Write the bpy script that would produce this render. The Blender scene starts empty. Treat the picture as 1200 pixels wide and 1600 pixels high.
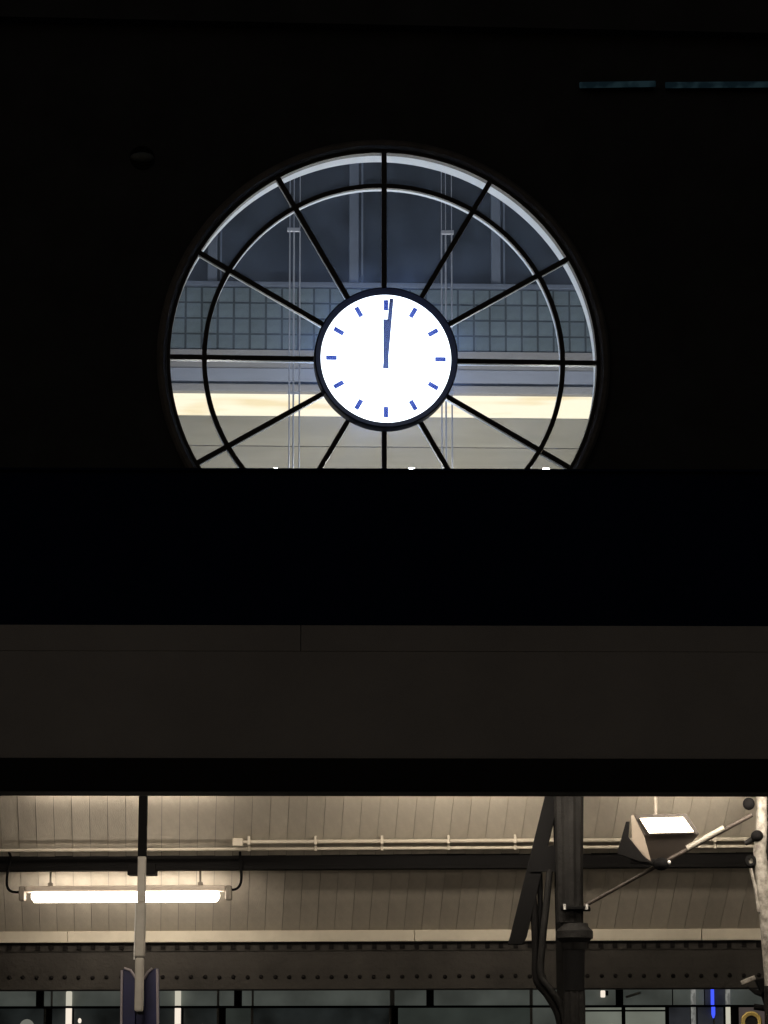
import bpy, math, random
from mathutils import Vector
random.seed(7)
R = math.radians
PI = math.pi
SC = bpy.context.scene
COL = SC.collection

# ------------------------------------------------------------------ camera
EYE = Vector((0.0, 0.0, 1.6))
PITCH = R(10.0)
FPX = 5552.0                      # focal length in pixels of the 1200 x 1600 photograph
cam = bpy.data.cameras.new('camera')
cam.sensor_fit = 'VERTICAL'
cam.sensor_height = 24.0
cam.lens = 24.0 * FPX / 1600.0
cam.clip_start = 0.1
cam.clip_end = 2000
cam_o = bpy.data.objects.new('camera', cam)
cam_o.location = EYE
cam_o.rotation_euler = (PI / 2 + PITCH, 0, 0)
COL.objects.link(cam_o)
SC.camera = cam_o

# ------------------------------------------------------------------ night sky, faint moonlight, exposure
SUN_EL, SUN_AZ = R(25), R(200)
world = bpy.data.worlds.new('World')
SC.world = world
world.use_nodes = True
wn, wl = world.node_tree.nodes, world.node_tree.links
wn.clear()
sky = wn.new('ShaderNodeTexSky')
sky.sky_type = 'NISHITA'
sky.sun_disc = False
sky.sun_elevation = SUN_EL
sky.sun_rotation = SUN_AZ
tint = wn.new('ShaderNodeMixRGB')
tint.blend_type = 'MULTIPLY'
tint.inputs[0].default_value = 1.0
tint.inputs[2].default_value = (1.0, 0.83, 0.66, 1)      # city glow is warmer than daylight
bg = wn.new('ShaderNodeBackground')
bg.inputs['Strength'].default_value = 0.0060
wo = wn.new('ShaderNodeOutputWorld')
wl.new(sky.outputs[0], tint.inputs[1])
wl.new(tint.outputs[0], bg.inputs['Color'])
wl.new(bg.outputs[0], wo.inputs[0])

moon = bpy.data.lights.new('moonlight', 'SUN')
moon.energy = 0.004
moon.angle = R(0.5)
moon.color = (0.9, 0.95, 1.0)
moon_o = bpy.data.objects.new('moonlight', moon)
d_ = Vector((math.sin(SUN_AZ) * math.cos(SUN_EL), math.cos(SUN_AZ) * math.cos(SUN_EL), math.sin(SUN_EL)))
moon_o.rotation_euler = d_.to_track_quat('Z', 'Y').to_euler()
moon_o.location = (0, 0, 60)
COL.objects.link(moon_o)

SC.view_settings.view_transform = 'Standard'
SC.view_settings.look = 'None'
SC.view_settings.exposure = 0.0
SC.view_settings.gamma = 1.0
SC.view_settings.use_curve_mapping = False
SC.cycles.max_bounces = 10
SC.cycles.transparent_max_bounces = 24
SC.cycles.sample_clamp_indirect = 4.0

# ------------------------------------------------------------------ materials
def mat(name, col, rough=0.6, metal=0.0, var=0.25, scale=4.0, bump=0.0, bscale=60.0, var_col=None, stretch=None, spec=0.5, lo=0.3, hi=0.7):
    m = bpy.data.materials.new(name)
    m.use_nodes = True
    n, l = m.node_tree.nodes, m.node_tree.links
    p = n['Principled BSDF']
    p.inputs['Roughness'].default_value = rough
    p.inputs['Metallic'].default_value = metal
    p.inputs['Specular IOR Level'].default_value = spec
    tc = n.new('ShaderNodeTexCoord')
    src = tc.outputs['Object']
    if stretch:
        mp = n.new('ShaderNodeMapping')
        mp.inputs['Scale'].default_value = stretch
        l.new(src, mp.inputs[0])
        src = mp.outputs[0]
    nz = n.new('ShaderNodeTexNoise')
    nz.inputs['Scale'].default_value = scale
    nz.inputs['Detail'].default_value = 6
    nz.inputs['Roughness'].default_value = 0.62
    l.new(src, nz.inputs['Vector'])
    cr = n.new('ShaderNodeValToRGB')
    cr.color_ramp.elements[0].position = lo
    cr.color_ramp.elements[1].position = hi
    dark = var_col if var_col else tuple(c * (1 - var) for c in col)
    cr.color_ramp.elements[0].color = (*dark, 1)
    cr.color_ramp.elements[1].color = (*col, 1)
    l.new(nz.outputs[0], cr.inputs[0])
    # every separate piece gets a slightly different shade
    oi = n.new('ShaderNodeObjectInfo')
    mr = n.new('ShaderNodeMapRange')
    mr.inputs['To Min'].default_value = 1 - var * 0.35
    mr.inputs['To Max'].default_value = 1 + var * 0.2
    l.new(oi.outputs['Random'], mr.inputs[0])
    mx = n.new('ShaderNodeMixRGB')
    mx.blend_type = 'MULTIPLY'
    mx.inputs[0].default_value = 1
    l.new(cr.outputs[0], mx.inputs[1])
    l.new(mr.outputs[0], mx.inputs[2])
    l.new(mx.outputs[0], p.inputs['Base Color'])
    if bump:
        b = n.new('ShaderNodeBump')
        b.inputs['Strength'].default_value = bump
        b.inputs['Distance'].default_value = 0.01
        n2 = n.new('ShaderNodeTexNoise')
        n2.inputs['Scale'].default_value = bscale
        n2.inputs['Detail'].default_value = 4
        l.new(src, n2.inputs['Vector'])
        l.new(n2.outputs[0], b.inputs['Height'])
        l.new(b.outputs[0], p.inputs['Normal'])
    return m

def emit(name, col, strength, col2=None, scale=(1, 1, 1), lo=0.45, hi=0.6):
    m = bpy.data.materials.new(name)
    m.use_nodes = True
    n, l = m.node_tree.nodes, m.node_tree.links
    n.clear()
    e = n.new('ShaderNodeEmission')
    e.inputs['Color'].default_value = (*col, 1)
    e.inputs['Strength'].default_value = strength
    o = n.new('ShaderNodeOutputMaterial')
    l.new(e.outputs[0], o.inputs[0])
    if col2:                                  # uneven diffuser
        tc = n.new('ShaderNodeTexCoord')
        mp = n.new('ShaderNodeMapping')
        mp.inputs['Scale'].default_value = scale
        nz = n.new('ShaderNodeTexNoise')
        nz.inputs['Scale'].default_value = 1.0
        nz.inputs['Detail'].default_value = 2
        cr = n.new('ShaderNodeValToRGB')
        cr.color_ramp.elements[0].position = lo
        cr.color_ramp.elements[1].position = hi
        cr.color_ramp.elements[0].color = (*col2, 1)
        cr.color_ramp.elements[1].color = (*col, 1)
        l.new(tc.outputs['Object'], mp.inputs[0])
        l.new(mp.outputs[0], nz.inputs['Vector'])
        l.new(nz.outputs[0], cr.inputs[0])
        l.new(cr.outputs[0], e.inputs['Color'])
    return m

def glass(name, haze, haze_col=(0.8, 0.85, 0.95), gloss=0.04, clear=(0.97, 0.98, 0.97), fixed=False):
    """clear pane with a scattering film, its blue tint put in for glare and halo"""
    m = bpy.data.materials.new(name)
    m.use_nodes = True
    n, l = m.node_tree.nodes, m.node_tree.links
    n.clear()
    t = n.new('ShaderNodeBsdfTransparent')
    t.inputs[0].default_value = (*clear, 1)
    tl = n.new('ShaderNodeBsdfTranslucent')
    tl.inputs[0].default_value = (*haze_col, 1)
    g = n.new('ShaderNodeBsdfGlossy')
    g.inputs['Roughness'].default_value = 0.04
    m1 = n.new('ShaderNodeMixShader')
    m2 = n.new('ShaderNodeMixShader')
    m1.inputs[0].default_value = haze
    m2.inputs[0].default_value = gloss
    if not fixed:
        tc = n.new('ShaderNodeTexCoord')
        nz = n.new('ShaderNodeTexNoise')
        nz.inputs['Scale'].default_value = 2.2
        nz.inputs['Detail'].default_value = 8
        mr = n.new('ShaderNodeMapRange')
        mr.inputs['From Min'].default_value = 0.3
        mr.inputs['From Max'].default_value = 0.75
        mr.inputs['To Min'].default_value = haze * 0.5
        mr.inputs['To Max'].default_value = haze * 1.8
        l.new(tc.outputs['Object'], nz.inputs['Vector'])
        l.new(nz.outputs[0], mr.inputs[0])
        l.new(mr.outputs[0], m1.inputs[0])
    o = n.new('ShaderNodeOutputMaterial')
    l.new(t.outputs[0], m1.inputs[1])
    l.new(tl.outputs[0], m1.inputs[2])
    l.new(m1.outputs[0], m2.inputs[1])
    l.new(g.outputs[0], m2.inputs[2])
    l.new(m2.outputs[0], o.inputs[0])
    return m

def lit(name, col, em, scale, low):
    """pane whose faint uneven glow is put into its material"""
    m = mat(name, col, 0.35, var=0.2, scale=scale)
    n, l = m.node_tree.nodes, m.node_tree.links
    tc = n.new('ShaderNodeTexCoord')
    nz = n.new('ShaderNodeTexNoise')
    nz.inputs['Scale'].default_value = scale
    nz.inputs['Detail'].default_value = 5
    mr = n.new('ShaderNodeMapRange')
    mr.inputs['From Min'].default_value = 0.35
    mr.inputs['From Max'].default_value = 0.65
    mr.inputs['To Min'].default_value = low
    mr.inputs['To Max'].default_value = 1.1
    l.new(tc.outputs['Object'], nz.inputs['Vector'])
    l.new(nz.outputs[0], mr.inputs[0])
    p = n['Principled BSDF']
    p.inputs['Emission Color'].default_value = (*em, 1)  # pane brightened by a glow of its own
    l.new(mr.outputs[0], p.inputs['Emission Strength'])
    return m

M = dict(
    dark_wall=mat('dark_brick_render', (0.060, 0.064, 0.070), 0.95, var=0.35, scale=1.4, bump=0.4, spec=0.1),
    plaster=mat('pale_plaster', (0.74, 0.74, 0.72), 0.85, var=0.14, scale=3, bump=0.25),
    iron=mat('black_window_iron', (0.014, 0.013, 0.014), 0.55, var=0.4, scale=9),
    moulding=mat('dark_brown_moulding', (0.16, 0.15, 0.14), 0.6, var=0.5, scale=7, bump=0.2),
    white_bar=mat('white_inner_glazing_bar', (0.75, 0.75, 0.73), 0.6, var=0.1),
    pane=glass('hazed_window_glass', 0.018, haze_col=(0.50, 0.66, 1.0), gloss=0.015),  # film tinted blue to stand in for the halo round the clock
    dial=emit('lit_clock_dial', (0.86, 0.94, 1.0), 3.6),
    dial_back=emit('added_back_dial', (0.80, 0.90, 1.0), 9.0),
    drum=emit('glowing_clock_drum', (0.38, 0.58, 1.0), 13.0),
    dial_glass=glass('hazed_cover_glass', 0.13, haze_col=(0.28, 0.40, 1.0), gloss=0.01, fixed=True),  # blue film stands in for the glare veiling the hands
    blue_mark=emit('backlit_blue_mark', (0.0, 0.02, 0.40), 0.6),
    hand=mat('slate_clock_hand', (0.16, 0.18, 0.26), 0.5, var=0.1),
    bezel=mat('slate_blue_bezel', (0.010, 0.014, 0.036), 0.8, var=0.35, scale=14, spec=0.08),
    hall_beige=mat('beige_hall_panel', (0.33, 0.31, 0.255), 0.8, var=0.25, scale=1.2, stretch=(0.25, 1, 2.5)),
    hall_grey=mat('grey_hall_cornice', (0.26, 0.26, 0.275), 0.8, var=0.2, scale=2, stretch=(0.3, 1, 2)),
    hall_blue=mat('blue_grey_frieze', (0.26, 0.29, 0.37), 0.8, var=0.12, scale=2, stretch=(0.3, 1, 2)),
    hall_dark=mat('dark_hall_glazing', (0.009, 0.016, 0.028), 0.35, var=0.25, scale=1.2),
    hall_post=mat('pale_blue_pilaster', (0.10, 0.125, 0.18), 0.7, var=0.15),
    tile=mat('grey_green_tile', (0.125, 0.165, 0.195), 0.3, var=0.3, scale=6),
    grout=mat('dark_tile_joint', (0.05, 0.066, 0.08), 0.9, var=0.2),
    hall_skin=mat('hall_side_plaster', (0.42, 0.42, 0.42), 0.9, var=0.1),
    cove=emit('warm_cove_diffuser', (1.0, 0.90, 0.69), 1.2, col2=(0.88, 0.73, 0.46), scale=(0.55, 1, 5), lo=0.36, hi=0.5),
    bulb=emit('white_hall_lamp', (1.0, 0.98, 0.95), 620.0),
    cable=mat('pale_steel_cable', (0.45, 0.48, 0.58), 0.4, 0.3, var=0.1),
    girder=mat('blue_flared_girder_paint', (0.006, 0.016, 0.055), 0.85, var=0.3, scale=1.0, bump=0.1, spec=0.06),  # dark paint with the blue lens flare put into its colour
    fascia=mat('grey_brown_fascia_board', (0.46, 0.45, 0.445), 0.85, var=0.22, scale=0.9, bump=0.5, bscale=120),
    gutter=mat('black_gutter_paint', (0.018, 0.018, 0.020), 0.7, var=0.3, spec=0.2),
    board=mat('cream_ceiling_board', (0.63, 0.58, 0.495), 0.75, var=0.28, scale=2.2, bump=0.3, bscale=40, stretch=(3, 0.6, 3)),
    trim=mat('pale_cream_trim', (0.68, 0.63, 0.52), 0.7, var=0.18, scale=5),
    pipe=mat('cream_painted_pipe', (0.62, 0.57, 0.48), 0.55, var=0.2, scale=6),
    steel=mat('dark_brown_steel', (0.0035, 0.0032, 0.0036), 0.75, var=0.3, scale=3, bump=0.2, spec=0.15),
    riveted=mat('grey_riveted_steel', (0.052, 0.048, 0.043), 0.65, var=0.55, scale=1.7, bump=0.5, bscale=30, spec=0.2),
    rivet=mat('shaded_rivet_head', (0.010, 0.009, 0.009), 0.8, var=0.2, spec=0.1),  # shadow on the rivet heads put into a dark colour
    castiron=mat('dark_cast_iron', (0.015, 0.0147, 0.0147), 0.7, var=0.6, scale=11, bump=0.8, bscale=25, spec=0.16),
    black=mat('matt_black_paint', (0.0045, 0.0045, 0.005), 0.8, var=0.2, spec=0.1),
    mottled=mat('mottled_peeling_paint', (0.33, 0.315, 0.285), 0.7, var_col=(0.10, 0.09, 0.08), scale=17, lo=0.36, hi=0.62, bump=0.8, bscale=30),
    bolt=mat('bright_bolt_zinc', (0.85, 0.85, 0.85), 0.25, 0.6, var=0.1),
    lamp_body=mat('translucent_lamp_housing', (0.68, 0.60, 0.52), 0.5, var=0.08),
    lamp_cap=mat('grey_lamp_end_cap', (0.30, 0.27, 0.23), 0.6, var=0.2),
    tube=emit('warm_white_tube', (1.0, 0.86, 0.70), 20.0),
    tube_fill=emit('unseen_fill_tube', (1.0, 0.86, 0.69), 58.0),
    flood=emit('floodlight_lens', (1.0, 0.82, 0.60), 14.0),
    flood_body=mat('shaded_floodlight_casing', (0.055, 0.046, 0.040), 0.5, var=0.25, scale=8),  # casing darkened, its shade put into the colour
    flood_lit=mat('lit_floodlight_cheek', (0.26, 0.22, 0.18), 0.5, var=0.25, scale=8),  # side of the same casing, paler for the light falling on it
    rod=mat('brown_steel_rod', (0.05, 0.04, 0.034), 0.5, 0.2, var=0.3, scale=8),
    sleeve=mat('lit_rod_sleeve', (0.36, 0.34, 0.30), 0.45, var=0.15),  # floodlight's white highlight on the rod put into the colour
    grey_pole=mat('light_grey_pole_paint', (0.50, 0.475, 0.43), 0.6, var=0.2, scale=9),
    blue_box=mat('dark_blue_enamel', (0.014, 0.018, 0.085), 0.5, var=0.4, scale=5),
    blue_edge=mat('pale_lilac_edge', (0.42, 0.38, 0.42), 0.5, var=0.2),
    pane_top=lit('grey_green_clerestory_glass', (0.20, 0.22, 0.195), (0.052, 0.058, 0.051), 2.5, 0.55),
    pane_dark=lit('dark_facade_glass', (0.03, 0.034, 0.033), (0.015, 0.018, 0.0175), 2.4, 0.25),
    pane_mid=lit('dim_green_facade_glass', (0.05, 0.06, 0.05), (0.026, 0.031, 0.027), 2.0, 0.6),
    pane_pale=lit('pale_glowing_facade_blind', (0.30, 0.32, 0.28), (0.135, 0.145, 0.12), 2.0, 0.75),
    pane_blue=lit('blue_grey_facade_glass', (0.05, 0.052, 0.060), (0.026, 0.028, 0.032), 3.0, 0.35),
    mauve=lit('mauve_grey_facade_panel', (0.20, 0.17, 0.16), (0.060, 0.048, 0.044), 3.0, 0.7),
    mullion=mat('grey_aluminium_mullion', (0.33, 0.33, 0.30), 0.4, 0.3, var=0.15),
    light_tube=emit('warm_vertical_light', (1.0, 0.88, 0.74), 0.95),
    light_tube_dim=emit('dim_vertical_light', (0.78, 0.74, 0.60), 0.70),
    light_tube_grey=emit('grey_vertical_light', (0.52, 0.52, 0.48), 0.42, col2=(0.28, 0.28, 0.26), scale=(30, 1, 16)),
    neon=emit('blue_neon', (0.05, 0.09, 1.0), 1.3),
    teal=emit('dim_teal_tube', (0.010, 0.021, 0.026), 0.75, col2=(0.004, 0.009, 0.012), scale=(5, 5, 5)),
    faint=mat('dull_pale_oval', (0.15, 0.17, 0.17), 0.7, var=0.3, scale=12),
    globe=emit('dim_globe_glass', (0.40, 0.40, 0.34), 0.40),
    gold=mat('yellow_gold_enamel', (0.60, 0.45, 0.14), 0.4, var=0.3, scale=9),
    ground=mat('dark_asphalt', (0.05, 0.05, 0.05), 0.9, var=0.3, scale=2, bump=0.4),
    platform=mat('platform_paving', (0.16, 0.155, 0.15), 0.85, var=0.25, scale=3, bump=0.3),
    roofing=mat('grey_roof_sheet', (0.10, 0.10, 0.105), 0.8, var=0.3),
)

# ------------------------------------------------------------------ geometry helpers
class Frame:
    """a vertical local frame standing on the ground: x along the facade, y away from the camera, z up"""
    def __init__(s, x, y, yaw):
        s.loc = Vector((x, y, 0)); s.yaw = R(yaw)
        s.c, s.s = math.cos(s.yaw), math.sin(s.yaw)
    def world(s, p):
        return Vector((s.loc.x + s.c * p[0] - s.s * p[1], s.loc.y + s.s * p[0] + s.c * p[1], p[2]))
    def local_dir(s, d):
        return Vector((s.c * d.x + s.s * d.y, -s.s * d.x + s.c * d.y, d.z))
    def local(s, w):
        v = s.local_dir(Vector((w.x - s.loc.x, w.y - s.loc.y, 0))); v.z = w.z
        return v
    def ray(s, px, py):
        dx, dy = (px - 600) / FPX, (800 - py) / FPX
        d = Vector((dx, math.cos(PITCH) - dy * math.sin(PITCH), math.sin(PITCH) + dy * math.cos(PITCH)))
        return s.local(EYE), s.local_dir(d)
    def at(s, px, py, y=0.0):
        """where the sight line of a photo pixel meets the plane local y = y"""
        o, d = s.ray(px, py)
        return o + d * ((y - o.y) / d.y)

class MB:
    def __init__(s): s.v, s.f = [], []
    def add(s, vs, fs):
        b = len(s.v); s.v += [Vector(p) for p in vs]; s.f += [[b + i for i in f] for f in fs]; return s
    def box(s, x0, x1, y0, y1, z0, z1):
        vs = [(x0, y0, z0), (x1, y0, z0), (x1, y1, z0), (x0, y1, z0), (x0, y0, z1), (x1, y0, z1), (x1, y1, z1), (x0, y1, z1)]
        return s.add(vs, [(0, 3, 2, 1), (4, 5, 6, 7), (0, 1, 5, 4), (1, 2, 6, 5), (2, 3, 7, 6), (3, 0, 4, 7)])
    def prism(s, pts, y0, y1):
        """outline in x,z extruded from y0 to y1"""
        n = len(pts)
        vs = [(p[0], y0, p[1]) for p in pts] + [(p[0], y1, p[1]) for p in pts]
        return s.add(vs, [list(range(n)), list(range(2 * n - 1, n - 1, -1))] + [(i, i + n, (i + 1) % n + n, (i + 1) % n) for i in range(n)])
    def bar(s, p, q, w, d):
        """rectangular bar from p to q, w wide in the facade plane, d deep along y"""
        p, q = Vector(p), Vector(q)
        a = (q - p).normalized()
        dep = Vector((0, 1, 0)); dep = (dep - a * a.dot(dep)).normalized()
        wd = a.cross(dep)
        vs = []
        for c in (p, q):
            for i, j in ((-1, -1), (1, -1), (1, 1), (-1, 1)):
                vs.append(c + wd * (w / 2 * i) + dep * (d / 2 * j))
        return s.add(vs, [(0, 1, 2, 3), (7, 6, 5, 4), (0, 4, 5, 1), (1, 5, 6, 2), (2, 6, 7, 3), (3, 7, 4, 0)])
    def tube(s, pts, r, seg=10, cap=True):
        pts = [Vector(p) for p in pts]
        rs = r if isinstance(r, (list, tuple)) else [r] * len(pts)
        rings = []
        prev = None
        for i, p in enumerate(pts):
            t = (pts[min(i + 1, len(pts) - 1)] - pts[max(i - 1, 0)]).normalized()
            if prev is None:
                u = t.orthogonal().normalized()
            else:
                u = (prev - t * t.dot(prev)).normalized()
            prev = u; w = t.cross(u)
            rings.append([p + (u * math.cos(2 * PI * k / seg) + w * math.sin(2 * PI * k / seg)) * rs[i] for k in range(seg)])
        vs = [v for g in rings for v in g]
        fs = []
        for i in range(len(pts) - 1):
            for k in range(seg):
                fs.append((i * seg + k, i * seg + (k + 1) % seg, (i + 1) * seg + (k + 1) % seg, (i + 1) * seg + k))
        if cap:
            fs.append(list(range(seg - 1, -1, -1))); fs.append([(len(pts) - 1) * seg + k for k in range(seg)])
        return s.add(vs, fs)
    def ring(s, c, r0, r1, y0, y1, a0=0.0, a1=2 * PI, seg=96):
        """annulus (or a sector of one, angle clockwise from 12 o'clock) in the x,z plane, y0..y1 deep"""
        full = abs(a1 - a0 - 2 * PI) < 1e-6
        n = seg if full else seg + 1
        vs = []
        for i in range(n):
            a = a0 + (a1 - a0) * i / seg
            sx, cz = math.sin(a), math.cos(a)
            for r, y in ((r0, y0), (r1, y0), (r1, y1), (r0, y1)):
                vs.append((c[0] + r * sx, y, c[1] + r * cz))
        fs = []
        for i in range(seg):
            j = (i + 1) % n
            for k in range(4):
                k2 = (k + 1) % 4
                fs.append((4 * i + k, 4 * j + k, 4 * j + k2, 4 * i + k2))
        if not full:
            fs.append((0, 1, 2, 3)); e = 4 * (n - 1); fs.append((e + 3, e + 2, e + 1, e))
        return s.add(vs, fs)
    def turn_y(s, c, prof, seg=96):
        """profile of (radius, y) turned about the y axis through c = (x, z)"""
        vs, fs = [], []
        for i in range(seg):
            a = 2 * PI * i / seg
            for r, y in prof:
                vs.append((c[0] + r * math.sin(a), y, c[1] + r * math.cos(a)))
        m = len(prof)
        for i in range(seg):
            j = (i + 1) % seg
            for k in range(m - 1):
                fs.append((i * m + k, j * m + k, j * m + k + 1, i * m + k + 1))
        return s.add(vs, fs)
    def turn_z(s, c, prof, seg=24, flute=0.0):
        """profile of (radius, z) turned about the upright through c = (x, y)"""
        vs, fs = [], []
        for i in range(seg):
            a = 2 * PI * i / seg
            k = 1 - flute * (i % 2)
            for r, z in prof:
                vs.append((c[0] + r * k * math.cos(a), c[1] + r * k * math.sin(a), z))
        m = len(prof)
        for i in range(seg):
            j = (i + 1) % seg
            for k in range(m - 1):
                fs.append((i * m + k, j * m + k, j * m + k + 1, i * m + k + 1))
        fs.append([i * m for i in range(seg)][::-1]); fs.append([i * m + m - 1 for i in range(seg)])
        return s.add(vs, fs)
    def ball(s, c, r, seg=14, sq=(1, 1, 1)):
        vs, fs = [], []
        rings = seg // 2
        for i in range(rings + 1):
            th = PI * i / rings
            for k in range(seg):
                a = 2 * PI * k / seg
                rr = max(math.sin(th), 0.02)
                vs.append((c[0] + r * sq[0] * rr * math.cos(a), c[1] + r * sq[1] * rr * math.sin(a), c[2] + r * sq[2] * math.cos(th)))
        for i in range(rings):
            for k in range(seg):
                fs.append((i * seg + k, (i + 1) * seg + k, (i + 1) * seg + (k + 1) % seg, i * seg + (k + 1) % seg))
        return s.add(vs, fs)
    def mesh(s, name, m, base=Vector((0, 0, 0)), smooth=False):
        import bmesh
        me = bpy.data.meshes.new(name)
        me.from_pydata([v - base for v in s.v], [], s.f)
        bm = bmesh.new(); bm.from_mesh(me)
        bmesh.ops.recalc_face_normals(bm, faces=bm.faces)
        bm.to_mesh(me); bm.free()
        me.materials.append(M[m])
        if smooth:
            me.shade_smooth(); me.set_sharp_from_angle(angle=R(38))
        return me

def tag(o, label, cat, group=None):
    o['label'] = label; o['category'] = cat
    if group: o['group'] = group

def thing(name, label, cat, F, base, group=None):
    o = bpy.data.objects.new(name, None)
    o.empty_display_size = 0.2
    o.location = F.world(base); o.rotation_euler = (0, 0, F.yaw)
    COL.objects.link(o); tag(o, label, cat, group)
    BASE[o.name] = Vector(base)
    return o
BASE = {}

def link(name, me, parent=None, loc=None, bevel=0.0):
    o = bpy.data.objects.new(name, me)
    COL.objects.link(o)
    if parent: o.parent = parent
    if loc is not None: o.location = loc
    if bevel:
        b = o.modifiers.new('bevel', 'BEVEL'); b.width = bevel; b.segments = 2; b.limit_method = 'ANGLE'
    return o

def part(name, mb, m, root, parent=None, smooth=False, bevel=0.0, label=None):
    """a piece of a thing: vertices given in the frame, stored relative to the thing's base"""
    o = link(name, mb.mesh(name, m, BASE[root.name], smooth), parent or root, bevel=bevel)
    if label: o['label'] = label
    return o

def structure(name, mb, m, F, smooth=False):
    o = link(name, mb.mesh(name, m, smooth=smooth))
    o.location = F.loc; o.rotation_euler = (0, 0, F.yaw)
    o['kind'] = 'structure'
    return o

WORLD = Frame(0, 0, 0)
W = Frame(0, 40, 4.0)        # dark gable wall with the round window
H = Frame(0, 55, 2.5)        # far wall of the hall behind it
A = Frame(0, 22, 0.8)        # near canopy edge
B = Frame(0, 30, -4.0)       # canopy of the platform beyond
G = Frame(0, 33.5, -3.0)     # glazed front under that canopy

# ================================================================== ground
structure('ground', MB().box(-900, 900, -400, 1500, -1.0, 0.0), 'ground', WORLD)
structure('platform', MB().box(-14, 14, -6.5, 5.5, -0.2, 0.14), 'platform', B)

# ================================================================== gable wall with the round opening
wc = W.at(600, 563.5)
CX, CZ = wc.x, wc.z
PXM = (W.at(700, 563.5) - W.at(600, 563.5)).x / 100       # metres per photo pixel there
RG = 334 * PXM                                            # clear radius of the glazing
RO = RG + 0.02
X0, X1, Z1 = -17.0, 17.0, W.at(600, 48).z
gw = thing('gable_wall', 'dark station gable wall around the round glazed window, almost black at night', 'wall', W, (CX, 0, 0))
def holed(x0, x1, z0, z1, r, y0, y1, seg=128):
    vs, fs = [], []
    angs = sorted([2 * PI * i / seg for i in range(seg)] + [math.atan2(x - CX, z - CZ) % (2 * PI) for x in (x0, x1) for z in (z0, z1)])
    n = len(angs)
    for a in angs:
        sx, cz = math.sin(a), math.cos(a)
        t = min(((x1 if sx > 0 else x0) - CX) / sx if abs(sx) > 1e-9 else 1e9, ((z1 if cz > 0 else z0) - CZ) / cz if abs(cz) > 1e-9 else 1e9)
        ox, oz = CX + t * sx, CZ + t * cz
        ix, iz = CX + r * sx, CZ + r * cz
        vs += [(ix, y0, iz), (ox, y0, oz), (ox, y1, oz), (ix, y1, iz)]
    for i in range(n):
        j = (i + 1) % n
        for k in range(4):
            fs.append((4 * i + k, 4 * j + k, 4 * j + (k + 1) % 4, 4 * i + (k + 1) % 4))
    return MB().add(vs, fs)
part('masonry', holed(X0, X1, 0, Z1, RO + 0.012, 0.0, 0.40), 'dark_wall', gw)
part('inner_plaster', holed(X0, X1, 0, Z1, RO + 0.012, 0.404, 0.45), 'plaster', gw)
part('reveal', MB().ring((CX, CZ), RO - 0.004, RO + 0.010, 0.085, 0.452, seg=160), 'plaster', gw, smooth=True)
part('cornice', MB().box(X0, X1, -0.22, 0.3, Z1 + 0.004, Z1 + 0.5), 'dark_wall', gw)
part('parapet', MB().box(X0, X1, -0.05, 0.3, Z1 + 0.504, Z1 + 4.2), 'dark_wall', gw)
# raised bead round the opening
prof = [(RO + 0.008, -0.01), (RO + 0.010, -0.075), (RO + 0.045, -0.105), (RO + 0.09, -0.10), (RO + 0.12, -0.07), (RO + 0.122, 0.0)]
part('round_moulding', MB().turn_y((CX, CZ), prof, 160), 'moulding', gw, smooth=True)

# ================================================================== the round window
rw = thing('round_window', 'large round window of twelve wedge panes with black glazing bars around the lit clock', 'window', W, (CX, 0, CZ))
RI, RIW = 279.5 * PXM, 0.054
RD = 0.72
part('outer_frame', MB().ring((CX, CZ), RG - 0.012, RO + 0.004, -0.05, 0.08, seg=160), 'iron', rw, smooth=True)
part('inner_ring', MB().ring((CX, CZ), RI - RIW / 2, RI + RIW / 2, -0.045, 0.02, seg=128), 'iron', rw, smooth=True)
part('inner_ring_back', MB().ring((CX, CZ), RI - 0.022, RI + 0.022, 0.034, 0.125, seg=128), 'white_bar', rw, smooth=True)
sp, sb = MB(), MB()
for k in range(12):
    a = R(30 * k)
    u = Vector((math.sin(a), 0, math.cos(a)))
    c = Vector((CX, 0, CZ))
    for r0, r1 in ((RD, RI - RIW / 2 - 0.001), (RI + RIW / 2 + 0.001, RG - 0.013)):
        b = MB().bar(c + u * r0 + Vector((0, -0.012, 0)), c + u * r1 + Vector((0, -0.012, 0)), 0.058, 0.062)
        part('glazing_bar', b, 'iron', rw)
        b = MB().bar(c + u * r0 + Vector((0, 0.07, 0)), c + u * r1 + Vector((0, 0.07, 0)), 0.040, 0.07)
        part('back_glazing_bar', b, 'white_bar', rw)
    for r0, r1 in ((RD, RI - RIW / 2 + 0.004), (RI + RIW / 2 - 0.004, RG)):
        part('pane', MB().ring((CX, CZ), r0, r1, 0.022, 0.028, a + 0.002, a + R(30) - 0.002, seg=10), 'pane', rw)

# ================================================================== the clock
dc = W.at(603, 560.5, -0.22)
DX, DZ = dc.x, dc.z
DR = 101.5 * (W.at(703, 560, -0.22) - W.at(603, 560, -0.22)).x / 100
ck = thing('station_clock', 'round illuminated white clock with blue hour bars at the hub of the window', 'clock', W, (DX, -0.22, DZ))
c2 = (DX, DZ)
part('dial', MB().turn_y(c2, [(0.0005, -0.22), (DR * 0.5, -0.22), (DR + 0.004, -0.22), (DR + 0.004, -0.18), (0.0005, -0.18)], 96), 'dial', ck)
part('bezel', MB().turn_y(c2, [(DR + 0.006, -0.185), (DR + 0.001, -0.235), (DR + 0.062, -0.310), (DR + 0.072, -0.308), (DR + 0.076, -0.295), (DR + 0.076, -0.07), (DR - 0.06, -0.05), (DR - 0.07, 0.0)], 128), 'bezel', ck, smooth=True)
part('clock_case', MB().turn_y(c2, [(DR - 0.075, -0.10), (DR - 0.075, 0.028)], 96), 'bezel', ck, smooth=True)
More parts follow.
